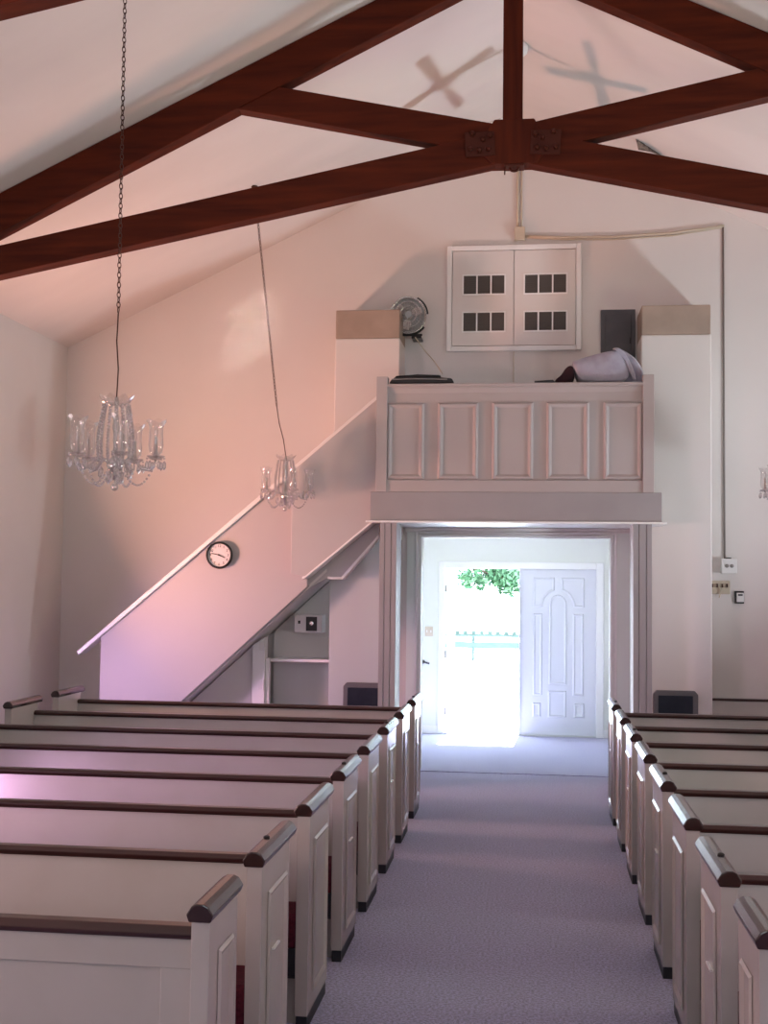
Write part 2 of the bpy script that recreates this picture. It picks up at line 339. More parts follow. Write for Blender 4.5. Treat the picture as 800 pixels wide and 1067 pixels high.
# pilasters that flank the balcony
def pilaster(name, x0, x1, label, z0=0.0):
    p = struct(B(x0, x1, 11.65, YB+0.01, z0, 4.265).build(name, 'wall', bevel=0.012), label, 'pilaster')
    B(x0+0.004, x1-0.004, 11.655, YB+0.01, 4.265, 4.55).build('tan_band', 'tan', p, bevel=0.01)['label'] = 'bare tan band at the top'
pilaster('trim_6', -1.95, -1.307, 'pilaster left of the balcony with a tan top', 2.30)
pilaster('trim_7', 1.011, 1.664, 'pilaster right of the balcony with a tan top')

# entrance doors
def arch_panels():
    W, Hh = 0.93, 2.04
    def P(px, py): return ((px-375)/257*W, Hh - (py-178)/572*Hh)
    out = []
    def rect(x0, y0, x1, y1): out.append([P(x0, y1), P(x1, y1), P(x1, y0), P(x0, y0)])
    rect(470, 598, 532, 690); rect(418, 333, 450, 615); rect(553, 333, 590, 615); rect(418, 640, 446, 690); rect(557, 640, 592, 690)
    cx, r = 502.5, 30
    arc = [P(cx + r*math.cos(t), 300 - r*1.1*math.sin(t)) for t in [math.pi*i/10 for i in range(11)]]
    out.append([P(472, 578), P(533, 578)] + arc)
    r2 = 52
    al = [P(cx + r2*math.cos(t), 312 - r2*1.15*math.sin(t)) for t in [math.pi*(1-0.43*i/6) for i in range(7)]]
    out.append(list(reversed([P(418, 312)] + al + [P(492, 208), P(418, 208)])))
    ar = [P(cx + r2*math.cos(t), 312 - r2*1.15*math.sin(t)) for t in [math.pi*0.43*i/6 for i in range(7)]]
    out.append([P(592, 312), P(592, 208), P(513, 208)][::1] + list(reversed(ar)))
    return out
def ccw(p):
    a = sum(p[i][0]*p[(i+1) % len(p)][1]-p[(i+1) % len(p)][0]*p[i][1] for i in range(len(p)))
    return p if a > 0 else p[::-1]
def dedupe(p):
    q = []
    for a in p:
        if not q or (abs(a[0]-q[-1][0])+abs(a[1]-q[-1][1])) > 1e-4: q.append(a)
    if abs(q[0][0]-q[-1][0])+abs(q[0][1]-q[-1][1]) < 1e-4: q.pop()
    return q
d1 = struct(B(-0.158, 0.783, YD+0.02, YD+0.065, 0.02, 2.063).build('door_1', 'doorw', bevel=0.003, origin=(0.772, YD+0.04, 0.02)), 'closed white right leaf with an arched raised panel', 'door')
for p in arch_panels():
    q = ccw(dedupe(p))
    mb = MB(); mb.keep = True
    mb.raised([(-0.158+a, YD+0.02, 0.02+b) for a, b in q], 0.011, 0.011, 0.014, -0.007)
    mb.build('raised_panel', 'doorw', d1)
B(-0.172, -0.150, YD+0.005, YD+0.03, 0.02, 2.06).build('astragal', 'doorw', d1, bevel=0.003)
# left leaf, swung out into the sun
d2 = bpy.data.objects.new('door_2', None); COL.objects.link(d2); d2.location = (-1.085, YD+0.19, 0.02); struct(d2, 'white left leaf swung open to the outside', 'door')
B(-1.085, -1.04, YD+0.19, YD+1.11, 0.02, 2.05).build('leaf', 'doorw', d2, bevel=0.003)
for z in (0.28, 0.98, 1.80):
    B(-1.098, -1.070, YD+0.025, YD+0.055, z-0.05, z+0.05).build('hinge', 'steel', d2, bevel=0.003)

# ------------------------------------------------------------------ outside
g = struct(B(-40, 40, YD+0.2, 80, -0.3, -0.06).build('ground', 'concrete', origin=(0, 30, -0.06)), 'sunlit pale ground outside the entrance', 'ground')
lw = thing('guard_rail', 'low pale rail fence far beyond the open doorway', 'fence', (-1, 30, -0.06))
mb = MB().box(-12, 10, 29.97, 30.03, 0.24, 0.40)
mb.build('lower_rail', 'block', lw)
B(-12, 10, 29.97, 30.03, 0.52, 0.57).build('top_rail', 'block', lw)
pts = [(-12, 0.57), (10, 0.57)]
for i in range(110): x = 10-i*0.2; pts += [(x, 0.67), (x-0.11, 0.67), (x-0.11, 0.60), (x-0.2, 0.60)]
MB().prism(pts, 'y', 29.96, 30.04).build('edging', 'hedge', lw)
for i in range(11): B(-12+i*2.1, -11.93+i*2.1, 30.03, 30.09, -0.06, 0.60).build('post', 'block', lw)
tr = thing('tree', 'leafy green tree seen through the open doorway', 'tree', (-3.6, 26, -0.06))
MB().tube([(-3.6, 26, -0.06), (-3.5, 26, 1.2), (-3.2, 26.1, 2.6), (-2.6, 26.0, 3.6), (-1.8, 26, 4.4)], [0.24, 0.19, 0.16, 0.11, 0.05], 10).build('trunk', 'bark', tr, smooth=True)
MB().tube([(-3.25, 26.1, 2.4), (-2.3, 25.9, 2.5), (-1.4, 25.9, 2.2), (-0.5, 25.9, 1.95)], [0.09, 0.06, 0.04, 0.015], 8).build('branch', 'bark', tr, smooth=True)
mb = MB()
def leaves(mb, c, r, n, s=0.085):
    for _ in range(n):
        d = Vector((random.gauss(0, 1), random.gauss(0, 1), random.gauss(0, 1))).normalized()*(random.random()**0.5)
        p = Vector(c) + Vector((d.x*r[0], d.y*r[1], d.z*r[2]))
        u = Vector((random.uniform(-1, 1), random.uniform(-1, 1), random.uniform(-1, 1))).normalized()
        v = u.orthogonal().normalized(); k = s*random.uniform(0.7, 1.4)
        mb.poly([p-u*k, p+v*k*0.45, p+u*k, p-v*k*0.45])
leaves(mb, (-0.55, 25.9, 2.05), (0.55, 0.6, 0.36), 560)
leaves(mb, (-1.25, 25.9, 1.95), (0.5, 0.5, 0.22), 200)
leaves(mb, (-0.5, 25.9, 1.78), (0.3, 0.4, 0.22), 130)
leaves(mb, (-0.9, 25.9, 2.6), (1.0, 0.8, 0.4), 500)
leaves(mb, (-1.1, 26.0, 3.6), (1.8, 1.6, 0.95), 1500)
leaves(mb, (-2.9, 26.0, 4.2), (1.6, 1.5, 1.1), 1200)
o = mb.build('foliage', 'leaf', tr)

# ------------------------------------------------------------------ roof trusses
def truss(yf, label, dz=0.0):
    t = thing('roof_truss', label, 'roof truss', (XC, yf+0.07, 4.87), 'exposed timber roof trusses')
    y0, y1 = yf, yf+0.14
    for s in (-1, 1):
        kb = 0.200 if s < 0 else 0.222
        e = 4.66
        X = lambda d: XC + s*d
        MB().prism([(X(0.07), 6.30-0.4875*0.07), (X(e), 6.30-0.4875*e), (X(e), zc(X(e))-0.005), (X(0.07), zc(X(0.07))-0.005)], 'y', y0, y1).build('rafter', 'beam', t, bevel=0.006)
        MB().prism([(X(0.02), 4.885-kb*0.06), (X(4.5), 4.885-kb*4.5), (X(4.5), 5.11-kb*4.5), (X(0.02), 5.11-kb*0.02)], 'y', y0+0.002, y1-0.002).build('scissor_chord', 'beam', t, bevel=0.006)
        MB().prism([(X(0.02), 4.895+0.214*0.02), (X(2.00), 4.895+0.214*2.0), (X(1.69), 5.476), (X(0.02), 5.12+0.21*0.02)], 'y', y0+0.004, y1-0.004).build('strut', 'beam', t, bevel=0.006)
    B(XC-0.072, XC+0.068, y0-0.004, y1-0.01, 5.08, ZR-0.02).build('king_post', 'post', t, bevel=0.006)
    mb = MB().prism([(XC-0.155, 4.852), (XC+0.175, 4.852), (XC+0.23, 4.93), (XC+0.21, 5.06), (XC+0.15, 5.17), (XC-0.13, 5.17), (XC-0.20, 5.06), (XC-0.22, 4.93)], 'y', y0-0.012, y1+0.012)
    mb.build('joint_block', 'post', t, bevel=0.006)
    for s in (-1, 1):
        pl = MB().prism([(XC+s*0.12, 4.91), (XC+s*0.33, 4.90), (XC+s*0.34, 5.08), (XC+s*0.13, 5.085)], 'y', y0-0.020, y0-0.010).build('gusset_plate', 'iron', t, bevel=0.003)
        for (bx, bz) in ((0.16, 5.05), (0.21, 5.025), (0.285, 5.065), (0.235, 4.945), (0.30, 4.955), (0.17, 4.955)):
            MB().lathe([(0.020, -0.020), (0.020, -0.036), (0.012, -0.046)], (XC+s*bx, y0, bz), 8, 'y').build('bolt', 'iron', pl)
    pts = [(XC+0.01+0.03*math.cos(a), y0+0.05, 4.835+0.022*math.sin(a)) for a in [2*math.pi*i/14 for i in range(14)]]
    eb = B(XC-0.06, XC+0.08, y0+0.0, y1-0.02, 4.838, 4.853).build('hook_plate', 'iron', t, bevel=0.003)
    MB().tube(pts, 0.009, 6, closed=True).build('eye_hook', 'iron', eb, smooth=True)
    MB().tube([(XC-0.055, y0+0.02, 4.84), (XC-0.056, y0+0.02, 4.78)], 0.005, 6).build('nail', 'iron', eb)
truss(8.45, 'dark red brown timber scissor truss with king post and bolted centre joint')
truss(5.0, 'nearer timber truss of which only a corner shows, top left')

# ------------------------------------------------------------------ balcony
PZ0, PZ1 = 2.72, 3.72
bal = thing('balcony', 'panelled off-white balcony above the entrance opening', 'balcony', (XC, 11.1, 2.44))
mb = MB().box(-1.505, 1.148, 11.10, 11.22, 2.445, 2.715)
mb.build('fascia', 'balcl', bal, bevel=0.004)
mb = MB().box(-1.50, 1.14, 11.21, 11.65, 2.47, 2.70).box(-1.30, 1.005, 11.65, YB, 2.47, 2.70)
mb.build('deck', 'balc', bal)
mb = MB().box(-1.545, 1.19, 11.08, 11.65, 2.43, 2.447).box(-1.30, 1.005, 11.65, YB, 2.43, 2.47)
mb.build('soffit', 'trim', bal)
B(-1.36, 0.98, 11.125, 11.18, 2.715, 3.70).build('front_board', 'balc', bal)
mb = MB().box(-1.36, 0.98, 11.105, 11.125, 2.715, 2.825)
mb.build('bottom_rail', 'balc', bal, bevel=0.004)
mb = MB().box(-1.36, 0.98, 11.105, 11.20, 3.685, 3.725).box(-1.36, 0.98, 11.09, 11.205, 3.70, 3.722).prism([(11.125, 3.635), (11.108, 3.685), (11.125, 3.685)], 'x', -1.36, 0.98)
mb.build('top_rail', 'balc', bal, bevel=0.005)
for (a, b) in ((-1.36, -1.012), (-0.885, -0.512), (-0.385, -0.008), (0.112, 0.500), (0.628, 0.98)):
    mb = MB(); mb.keep = True
    mb.raised([(a, 11.125, 2.832), (b, 11.125, 2.832), (b, 11.125, 3.545), (a, 11.125, 3.545)], 0.016, 0.020, 0.022, -0.016)
    mb.build('panel', 'balc', bal)
for (a, b) in ((-1.458, -1.355), (0.978, 1.078)):
    p = B(a, b, 11.09, 11.21, 2.715, 3.79).build('end_post', 'balc', bal, bevel=0.004)
def column(x0, x1, label):
    t = thing('column', label, 'column', ((x0+x1)/2, 11.2, 0))
    n_ = 3; g_ = 0.010
    seg_ = (x1-x0-2*0.008)/3
    w_ = [0.045, (x1-x0)-0.106, 0.045]
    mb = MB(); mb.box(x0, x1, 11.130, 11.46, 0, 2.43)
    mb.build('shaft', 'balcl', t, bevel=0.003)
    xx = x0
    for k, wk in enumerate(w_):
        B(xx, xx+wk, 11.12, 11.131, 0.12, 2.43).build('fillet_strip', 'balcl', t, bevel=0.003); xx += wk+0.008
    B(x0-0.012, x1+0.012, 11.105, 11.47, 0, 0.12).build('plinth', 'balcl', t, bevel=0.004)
column(-1.415, -1.258, 'square fluted column under the left end of the balcony')
column(0.895, 1.06, 'square fluted column under the right end of the balcony')

# ------------------------------------------------------------------ staircase and the cupboard beneath
st = thing('staircase', 'boxed-in staircase climbing along the gable wall to the balcony', 'staircase', (-3.0, 11.6, 0))
def capz(x): return 1.175 + (x+4.367)*0.8535
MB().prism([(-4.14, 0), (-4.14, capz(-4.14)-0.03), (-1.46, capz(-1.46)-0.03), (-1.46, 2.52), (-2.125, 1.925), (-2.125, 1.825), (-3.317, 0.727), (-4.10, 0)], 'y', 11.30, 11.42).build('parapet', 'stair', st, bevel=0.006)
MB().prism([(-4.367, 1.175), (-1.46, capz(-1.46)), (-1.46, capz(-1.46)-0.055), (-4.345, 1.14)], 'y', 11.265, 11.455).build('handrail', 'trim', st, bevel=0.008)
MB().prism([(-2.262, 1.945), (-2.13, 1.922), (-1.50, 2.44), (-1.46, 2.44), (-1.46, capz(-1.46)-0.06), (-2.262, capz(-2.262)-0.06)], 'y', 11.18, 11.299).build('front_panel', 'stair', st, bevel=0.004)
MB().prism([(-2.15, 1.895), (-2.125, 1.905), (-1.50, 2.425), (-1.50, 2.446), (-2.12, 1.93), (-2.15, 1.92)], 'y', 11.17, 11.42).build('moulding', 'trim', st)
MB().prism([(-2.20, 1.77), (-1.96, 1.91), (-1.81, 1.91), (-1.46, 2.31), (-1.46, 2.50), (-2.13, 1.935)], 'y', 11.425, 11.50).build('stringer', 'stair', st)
MB().prism([(-1.945, 1.900), (-1.80, 1.900), (-1.46, 2.30), (-1.46, 2.33), (-1.815, 1.922), (-1.945, 1.925)], 'y', 11.39, 11.60).build('moulding', 'trim', st)
mb = MB().prism([(-4.08, 0.02), (-1.96, 1.97), (-1.96, 2.0), (-4.11, 0.02)], 'y', 11.42, YB)
mb.build('soffit', 'wall', st)
nT = 11
for i in range(nT):
    x = -4.13 + i*0.213; z = 0.10 + (i+1)*0.194
    mb = MB().box(x, x+0.213, 11.42, YB-0.005, z-0.03, z).box(x, x+0.02, 11.42, YB-0.005, z-0.165, z-0.03)
    mb.build('step', 'tread', st)
B(-1.95, -1.31, 11.42, 11.645, 2.60, 2.70).build('landing', 'tread', st)

cup = thing('under_stair_cupboard', 'pale cupboard and open nook built in below the stair slope', 'cupboard', (-2.4, 11.9, 0))
def sof(x): return 0.02 + (x+4.08)*(1.95/2.12) - 0.02
MB().prism([(-3.90, 0), (-2.725, 0), (-2.725, sof(-2.725)), (-3.90, sof(-3.90))], 'y', 11.72, 11.76).build('door_panel', 'wall', cup)
MB().prism([(-2.725, 0), (-2.60, 0), (-2.60, 1.325), (-2.725, sof(-2.725))], 'y', 11.66, 11.78).build('door_post', 'trim', cup, bevel=0.004)
B(-2.598, -2.56, 11.68, 11.75, 0.0, 1.12).build('side_post', 'trim', cup, bevel=0.004)
for z in (1.24, 0.86):
    mb = MB().box(-2.66, -2.615, 11.652, 11.66, z-0.045, z+0.045); mb.tube([(-2.612, 11.652, z-0.05), (-2.612, 11.652, z+0.05)], 0.008, 6)
    mb.build('hinge', 'whitep', cup)
MB().prism([(-2.60, 0), (-1.95, 0), (-1.95, sof(-1.95)), (-2.60, sof(-2.60))], 'y', 12.08, 12.12).build('back_board', 'wall', cup)
B(-2.56, -1.95, 11.72, 12.08, 1.085, 1.115).build('shelf', 'trim', cup, bevel=0.004)
MB().prism([(-1.95, 0), (-1.27, 0), (-1.27, 2.42), (-1.46, 2.30), (-1.80, 1.905), (-1.95, 1.90)], 'y', 11.56, 11.63).build('side_wall', 'coolwall', cup, bevel=0.003)
tb = thing('control_box', 'white box with a small black display in the nook under the stairs', 'control box', (-2.19, 11.95, 1.40))
B(-2.355, -2.075, 11.86, 12.08, 1.365, 1.545).build('casing', 'whitep', tb, bevel=0.008)
B(-2.235, -2.125, 11.852, 11.861, 1.385, 1.525).build('display', 'black', tb, bevel=0.002)
MB().lathe([(0.022, 0), (0.022, -0.01), (0.012, -0.012)], (-2.18, 11.852, 1.46), 14, 'y').build('dial', 'chrome', tb)
B(-2.315, -2.293, 11.853, 11.861, 1.455, 1.485).build('button', 'black', tb)

# ------------------------------------------------------------------ screens at pew height
def monitor(x0, x1, y, z0, z1, label, top):
    t = thing('monitor', label, 'screen', ((x0+x1)/2, y, z0))
    mb = MB().prism([(x0+0.03, z0), (x1-0.03, z0), (x1, z0+0.02), (x1, z1-0.035), (x1-0.03, z1), (x0+0.03, z1), (x0, z1-0.035), (x0, z0+0.02)], 'y', y-0.05, y)
    mb.build('bezel', 'mongrey', t, bevel=0.008)
    B(x0+0.045, x1-0.05, y-0.056, y-0.049, z0+0.035, z1-0.045).build('display', 'screen', t)
    B((x0+x1)/2-0.08, (x0+x1)/2+0.08, y-0.001, y+0.004, z0+0.05, z1-0.05).build('wall_bracket', 'black', t)
monitor(-1.80, -1.38, 11.556, 0.665, 0.915, 'grey framed dark screen on the wall left of the left column', 1)
monitor(1.118, 1.528, 11.646, 0.655, 0.900, 'grey framed dark screen low on the right pilaster', 1)

# ------------------------------------------------------------------ clock
ck = thing('wall_clock', 'round white wall clock with black rim on the stair wall', 'clock', (-2.975, 11.30, 2.116))
cx, cz, cy = -2.975, 2.116, 11.30
MB().lathe([(0.110, -0.0), (0.125, -0.006), (0.131, -0.03), (0.126, -0.052), (0.112, -0.055), (0.110, -0.036)], (cx, cy, cz), 40, 'y', close_ends=False).build('rim', 'black', ck, smooth=True)
MB().lathe([(0.112, -0.002), (0.112, -0.034), (0.001, -0.034)], (cx, cy, cz), 40, 'y').build('dial', 'clock', ck)
fc = bpy.data.curves.new('numerals_text', 'FONT')
mbn = bmesh.new()
for h in range(1, 13):
    c = bpy.data.curves.new('n', 'FONT'); c.body = str(h); c.size = 0.034; c.align_x = 'CENTER'; c.align_y = 'CENTER'; c.extrude = 0.0006
    o = bpy.data.objects.new('n', c); COL.objects.link(o)
    bpy.context.view_layer.update()
    me = bpy.data.meshes.new_from_object(o)
    a = math.radians(90-30*h)
    me.transform(Matrix.Translation((0.087*math.cos(a), -0.0352, 0.087*math.sin(a))) @ Matrix.Rotation(math.pi/2, 4, 'X'))
    mbn.from_mesh(me); bpy.data.objects.remove(o); bpy.data.curves.remove(c); bpy.data.meshes.remove(me)
bpy.data.curves.remove(fc)
me = bpy.data.meshes.new('numerals'); mbn.to_mesh(me); mbn.free(); me.materials.append(M['black'])
o = bpy.data.objects.new('numerals', me); COL.objects.link(o); o.parent = ck
def hand(name, deg, L, w, y):
    a = math.radians(90-deg); u = Vector((math.cos(a), 0, math.sin(a))); v = Vector((-u.z, 0, u.x)); c = Vector((cx, y, cz)); e = Vector((0, 0.0015, 0))
    p = [c-u*0.015-v*w, c-u*0.015+v*w, c+u*L+v*w*0.6, c+u*L-v*w*0.6]
    MB().hexa([q-e for q in p]+[q+e for q in p]).build(name, 'black', ck)
hand('hour_hand', 113, 0.062, 0.006, cy-0.037); hand('minute_hand', 282, 0.082, 0.004, cy-0.040)
MB().lathe([(0.008, -0.034), (0.008, -0.043), (0.004, -0.044)], (cx, cy, cz), 12, 'y').build('centre_cap', 'black', ck)

# ------------------------------------------------------------------ vented cupboard on the gable wall
vc = thing('vented_cupboard', 'white double door cupboard with dark grilles high on the gable wall', 'cupboard', (-0.2, YB, 4.22))
x0, x1, z0, z1 = -0.885, 0.462, 4.215, 5.295
mb = MB(); w = 0.05
mb.box(x0, x0+w, YB-0.045, YB, z0, z1).box(x1-w, x1, YB-0.045, YB, z0, z1).box(x0+w, x1-w, YB-0.045, YB, z0, z0+w).box(x0+w, x1-w, YB-0.045, YB, z1-w, z1)
mb.build('frame', 'trim', vc, bevel=0.006)
for (a, b) in ((x0+w+0.006, -0.212), (-0.206, x1-w-0.006)):
    d = B(a, b, YB-0.035, YB-0.003, z0+w+0.006, z1-w-0.006).build('door', 'wall', vc, bevel=0.003)
    gx0 = -0.715 if a < -0.3 else -0.098
    for zz in (4.80, 4.42):
        hz = 0.185; gw = 0.41
        fr = MB(); yq = YB-0.043
        fr.box(gx0-0.015, gx0+gw+0.015, yq, YB-0.034, zz-0.015, zz).box(gx0-0.015, gx0+gw+0.015, yq, YB-0.034, zz+hz, zz+hz+0.015)
        for k in range(4):
            xx = gx0-0.015 + k*(gw+0.015)/3; fr.box(xx, xx+0.015, yq, YB-0.034, zz, zz+hz)
        f_ = fr.build('vent_frame', 'trim', d, bevel=0.002)
        for k in range(3):
            xa = gx0 + k*(gw+0.015)/3; xb = xa + (gw+0.015)/3-0.015
            gm = MB().box(xa, xb, YB-0.037, YB-0.0345, zz, zz+hz)
            for q in range(9):
                zq = zz + hz*(q+0.5)/9; gm.hexa([(xa, YB-0.042, zq-0.008), (xb, YB-0.042, zq-0.008), (xb, YB-0.037, zq+0.004), (xa, YB-0.037, zq+0.004), (xa, YB-0.042, zq-0.005), (xb, YB-0.042, zq-0.005), (xb, YB-0.037, zq+0.007), (xa, YB-0.037, zq+0.007)])
            gm.build('grille', 'louver', f_)
MB().tube([(-0.207, YB-0.004, 4.215), (-0.207, YB-0.004, 3.3)], 0.004, 6).build('cable', 'cream', vc)

# grey electric panel
ep = thing('breaker_panel', 'slate grey metal panel on the wall left of the right pilaster', 'electrical panel', (0.83, YB, 4.0))
B(0.655, 0.995, YB-0.03, YB, 3.98, 4.62).build('box', 'panelgrey', ep, bevel=0.006)
B(0.70, 0.955, YB-0.040, YB-0.03, 4.02, 4.57).build('door', 'panelgrey', ep, bevel=0.004)
B(0.935, 0.948, YB-0.048, YB-0.04, 4.27, 4.33).build('latch', 'black', ep)

# ------------------------------------------------------------------ conduit and boxes
cn = thing('cable_conduit', 'cream surface cable run from the ridge across the gable wall', 'conduit', (-0.155, YB, 5.37))
MB().tube([(-0.175, YB-0.016, 5.44), (-0.178, YB-0.016, 6.42)], 0.012, 8).build('riser', 'cream', cn, smooth=True)
MB().tube([(-0.135, YB-0.010, 5.44), (-0.138, YB-0.010, 6.42)], 0.007, 8).build('riser', 'cream', cn, smooth=True)
MB().tube([(-0.10, YB-0.017, 5.385), (0.3, YB-0.017, 5.365), (0.788, YB-0.017, 5.360), (1.353, YB-0.017, 5.385), (1.86, YB-0.016, 5.445)], 0.013, 8).build('crossing', 'cream', cn, smooth=True)
MB().tube([(-0.10, YB-0.008, 5.375), (0.3, YB-0.008, 5.345), (0.788, YB-0.008, 5.335), (1.353, YB-0.008, 5.36), (1.85, YB-0.008, 5.43)], 0.007, 8).build('crossing', 'cream', cn, smooth=True)
MB().tube([(1.850, YB-0.013, 5.445), (1.853, YB-0.013, 2.148)], 0.009, 8).build('drop', mat('dark_cable', (0.22, 0.19, 0.17), 0.5, bump=(50, 0.1, 0.001)), cn, smooth=True)
B(-0.205, -0.10, YB-0.06, YB, 5.345, 5.475).build('junction_box', 'cream', cn, bevel=0.006)
sb = thing('junction_box', 'white square box at the foot of the cable right of the right pilaster', 'electrical box', (1.887, YB, 2.0))
B(1.815, 1.96, YB-0.07, YB, 2.0, 2.145).build('casing', 'whitep', sb, bevel=0.006)
for xx in (1.865, 1.912): MB().lathe([(0.018, -0.07), (0.018, -0.078), (0.010, -0.082)], (xx, YB, 2.075), 14, 'y').build('screw_cap', 'steel', sb)
B(1.86, 1.91, YB-0.05, YB-0.02, 2.145, 2.155).build('gland', 'black', sb)
sp = thing('light_switch', 'cream multi-gang switch plate below the white box', 'light switch', (1.80, YB, 1.80))
B(1.705, 1.905, YB-0.012, YB, 1.80, 1.93).build('plate', 'cream', sp, bevel=0.004)
for xx in (1.735, 1.78, 1.83, 1.875): B(xx-0.007, xx+0.007, YB-0.03, YB-0.012, 1.865, 1.90).build('toggle', 'chain', sp, bevel=0.002)
MB().tube([(1.80, YB-0.025, 1.87), (1.81, YB-0.028, 1.82), (1.80, YB-0.026, 1.765)], 0.006, 6).build('cord', 'cream', sp)
th = thing('thermostat', 'small white thermostat with dark edges right of the switch plate', 'thermostat', (1.99, YB, 1.71))
B(1.945, 2.035, YB-0.022, YB, 1.71, 1.832).build('base', 'black', th, bevel=0.004)
B(1.962, 2.03, YB-0.040, YB-0.022, 1.725, 1.815).build('cover', 'whitep', th, bevel=0.006)
B(1.975, 2.018, YB-0.043, YB-0.040, 1.785, 1.803).build('display', 'panelgrey', th)
sw = thing('light_switch', 'cream switch plate on the vestibule wall left of the doorway', 'light switch', (-1.29, YD, 1.20))
B(-1.34, -1.24, YD-0.01, YD, 1.205, 1.325).build('plate', 'cream', sw, bevel=0.003)
for xx in (-1.315, -1.265): B(xx-0.006, xx+0.006, YD-0.022, YD-0.01, 1.25, 1.28).build('toggle', 'whitep', sw)
dh = thing('wall_hook', 'thin dark rod sticking out of the vestibule wall', 'hook', (-1.34, YD, 0.88))
MB().tube([(-1.36, YD, 0.885), (-1.36, YD-0.05, 0.885), (-1.33, YD-0.06, 0.882), (-1.275, YD-0.06, 0.868)], 0.011, 8).build('rod', 'dark', dh, smooth=True)
MB().lathe([(0.025, 0), (0.025, -0.008), (0.012, -0.012)], (-1.36, YD, 0.885), 12, 'y').build('rose', 'dark', dh)

# ------------------------------------------------------------------ wall fan
FX, FZ, FYc = -1.255, 4.545, 11.90
fan = thing('wall_fan', 'round chrome caged fan on a bracket left of the vented cupboard', 'fan', (FX, YB, FZ))
R = 0.180
cage = MB()
nrm = Vector((0.12, -1, -0.10)).normalized()
ux = Vector((1, 0, 0)); ux = (ux - nrm*ux.dot(nrm)).normalized(); uz = ux.cross(nrm) if ux.cross(nrm).z > 0 else nrm.cross(ux)
C0 = Vector((FX, FYc, FZ))
def FP(r, a, d): return C0 + ux*(r*math.cos(a)) + uz*(r*math.sin(a)) + nrm*d
for (r, d) in ((R, 0.0), (R*0.92, 0.04), (R*0.7, 0.062), (R*0.45, 0.070), (R*0.2, 0.072)):
    cage.tube([FP(r, 2*math.pi*i/36, d) for i in range(36)], 0.0035, 5, closed=True)
for i in range(28):
    a = 2*math.pi*i/28
    cage.tube([FP(R, a, 0), FP(R*0.92, a+0.03, 0.04), FP(R*0.7, a+0.1, 0.062), FP(R*0.2, a+0.3, 0.072)], 0.0018, 4)
cage.build('front_cage', 'chrome', fan)
mb = MB()
rings = []
for (r, d) in ((R*1.03, 0.012), (R*1.03, -0.05), (R*0.96, -0.05), (R*0.96, 0.012)):
    rings.append([mb.bm.verts.new(FP(r, 2*math.pi*i/40, d)) for i in range(40)])
for q in range(4):
    A, Bq = rings[q], rings[(q+1) % 4]
    for k in range(40): mb.bm.faces.new((A[k], A[(k+1) % 40], Bq[(k+1) % 40], Bq[k]))
mb.build('shroud', 'chrome', fan, smooth=True)
mb = MB()
c_ = [FP(R*0.96, 2*math.pi*i/40, -0.05) for i in range(40)]
mb.poly(c_)
for (r, d) in ((R*0.4, -0.048), (R*0.75, -0.048)): mb.tube([FP(r, 2*math.pi*i/30, d) for i in range(30)], 0.003, 5, closed=True)
mb.build('rear_cage', 'steel', fan)
for k in range(3):
    a0 = 0.5 + k*2*math.pi/3; mb = MB()
    pts = [(0.03, -0.4, 0.0), (0.09, -0.55, 0.012), (0.145, -0.35, 0.018), (0.15, 0.05, 0.008), (0.10, 0.35, -0.012), (0.04, 0.4, -0.012)]
    f = [FP(r, a0+t, 0.0+d) for r, t, d in pts]; b_ = [p - nrm*0.003 for p in f]
    va = [mb.bm.verts.new(p) for p in f]; vb = [mb.bm.verts.new(p) for p in b_]
    mb.bm.faces.new(va); mb.bm.faces.new(vb[::-1])
    for i in range(6): mb.bm.faces.new((va[i], vb[i], vb[(i+1) % 6], va[(i+1) % 6]))
    mb.build('blade', mat('fan_blade_metal_%d' % k, (0.55, 0.50, 0.49), 0.35, metal=0.5, bump=(40, 0.05, 0.001)), fan)
mb = MB(); mb.tube([FP(0, 0, -0.09), FP(0, 0, 0.03)], 0.042, 16); mb.tube([FP(0, 0, 0.06), FP(0, 0, 0.078)], 0.035, 16); mb.build('motor', 'steel', fan)
mb = MB()
mb.tube([FP(R+0.012, math.pi*(0.02+i*0.025), -0.02) for i in range(14)], 0.013, 6)
mb.build('carry_handle', 'black', fan)
mb = MB(); mb.tube([FP(R+0.014, -math.pi*(0.20+i*0.03), -0.02) for i in range(14)], 0.013, 6)
mb.build('yoke', 'black', fan)
MB().tube([FP(R+0.03, -0.62*math.pi, -0.02), FP(R+0.06, -0.30*math.pi, -0.02)], 0.012, 6).build('foot_bar', 'black', fan)
B(FX+0.03, FX+0.13, FYc+0.04, YB, FZ-0.225, FZ-0.20).build('bracket', 'black', fan, bevel=0.004)
MB().tube([(FX+0.07, FYc+0.02, FZ-0.22), (FX+0.16, 11.98, FZ-0.34), (FX+0.27, 11.9, FZ-0.47), (FX+0.36, 11.75, FZ-0.62)], 0.006, 6).build('cord', 'cream', fan, smooth=True)

# ------------------------------------------------------------------ things on the balcony rail
bc = thing('folded_case', 'flat black folded case lying on the left of the balcony rail', 'bag', (-1.06, 11.2, 3.725))
mb = MB()
prof = [(-1.345, 3.727), (-1.33, 3.755), (-1.29, 3.785), (-1.10, 3.79), (-0.90, 3.788), (-0.76, 3.772), (-0.735, 3.727)]
mb.prism(prof, 'y', 11.10, 11.42)
mb.build('body', 'black', bc, bevel=0.012, seg=3)
mb = MB().prism([(-1.29, 3.792), (-0.86, 3.792), (-0.88, 3.805), (-1.08, 3.812), (-1.27, 3.80)], 'y', 11.11, 11.36)
mb.build('flap', 'black', bc, bevel=0.006)
MB().tube([(-1.32, 11.10, 3.765), (-1.1, 11.095, 3.768), (-0.80, 11.10, 3.762)], 0.006, 6).build('zip', 'steel', bc)
bl = thing('blanket', 'lavender grey folded blanket heaped at the right end of the balcony rail', 'blanket', (0.65, 11.3, 3.725))
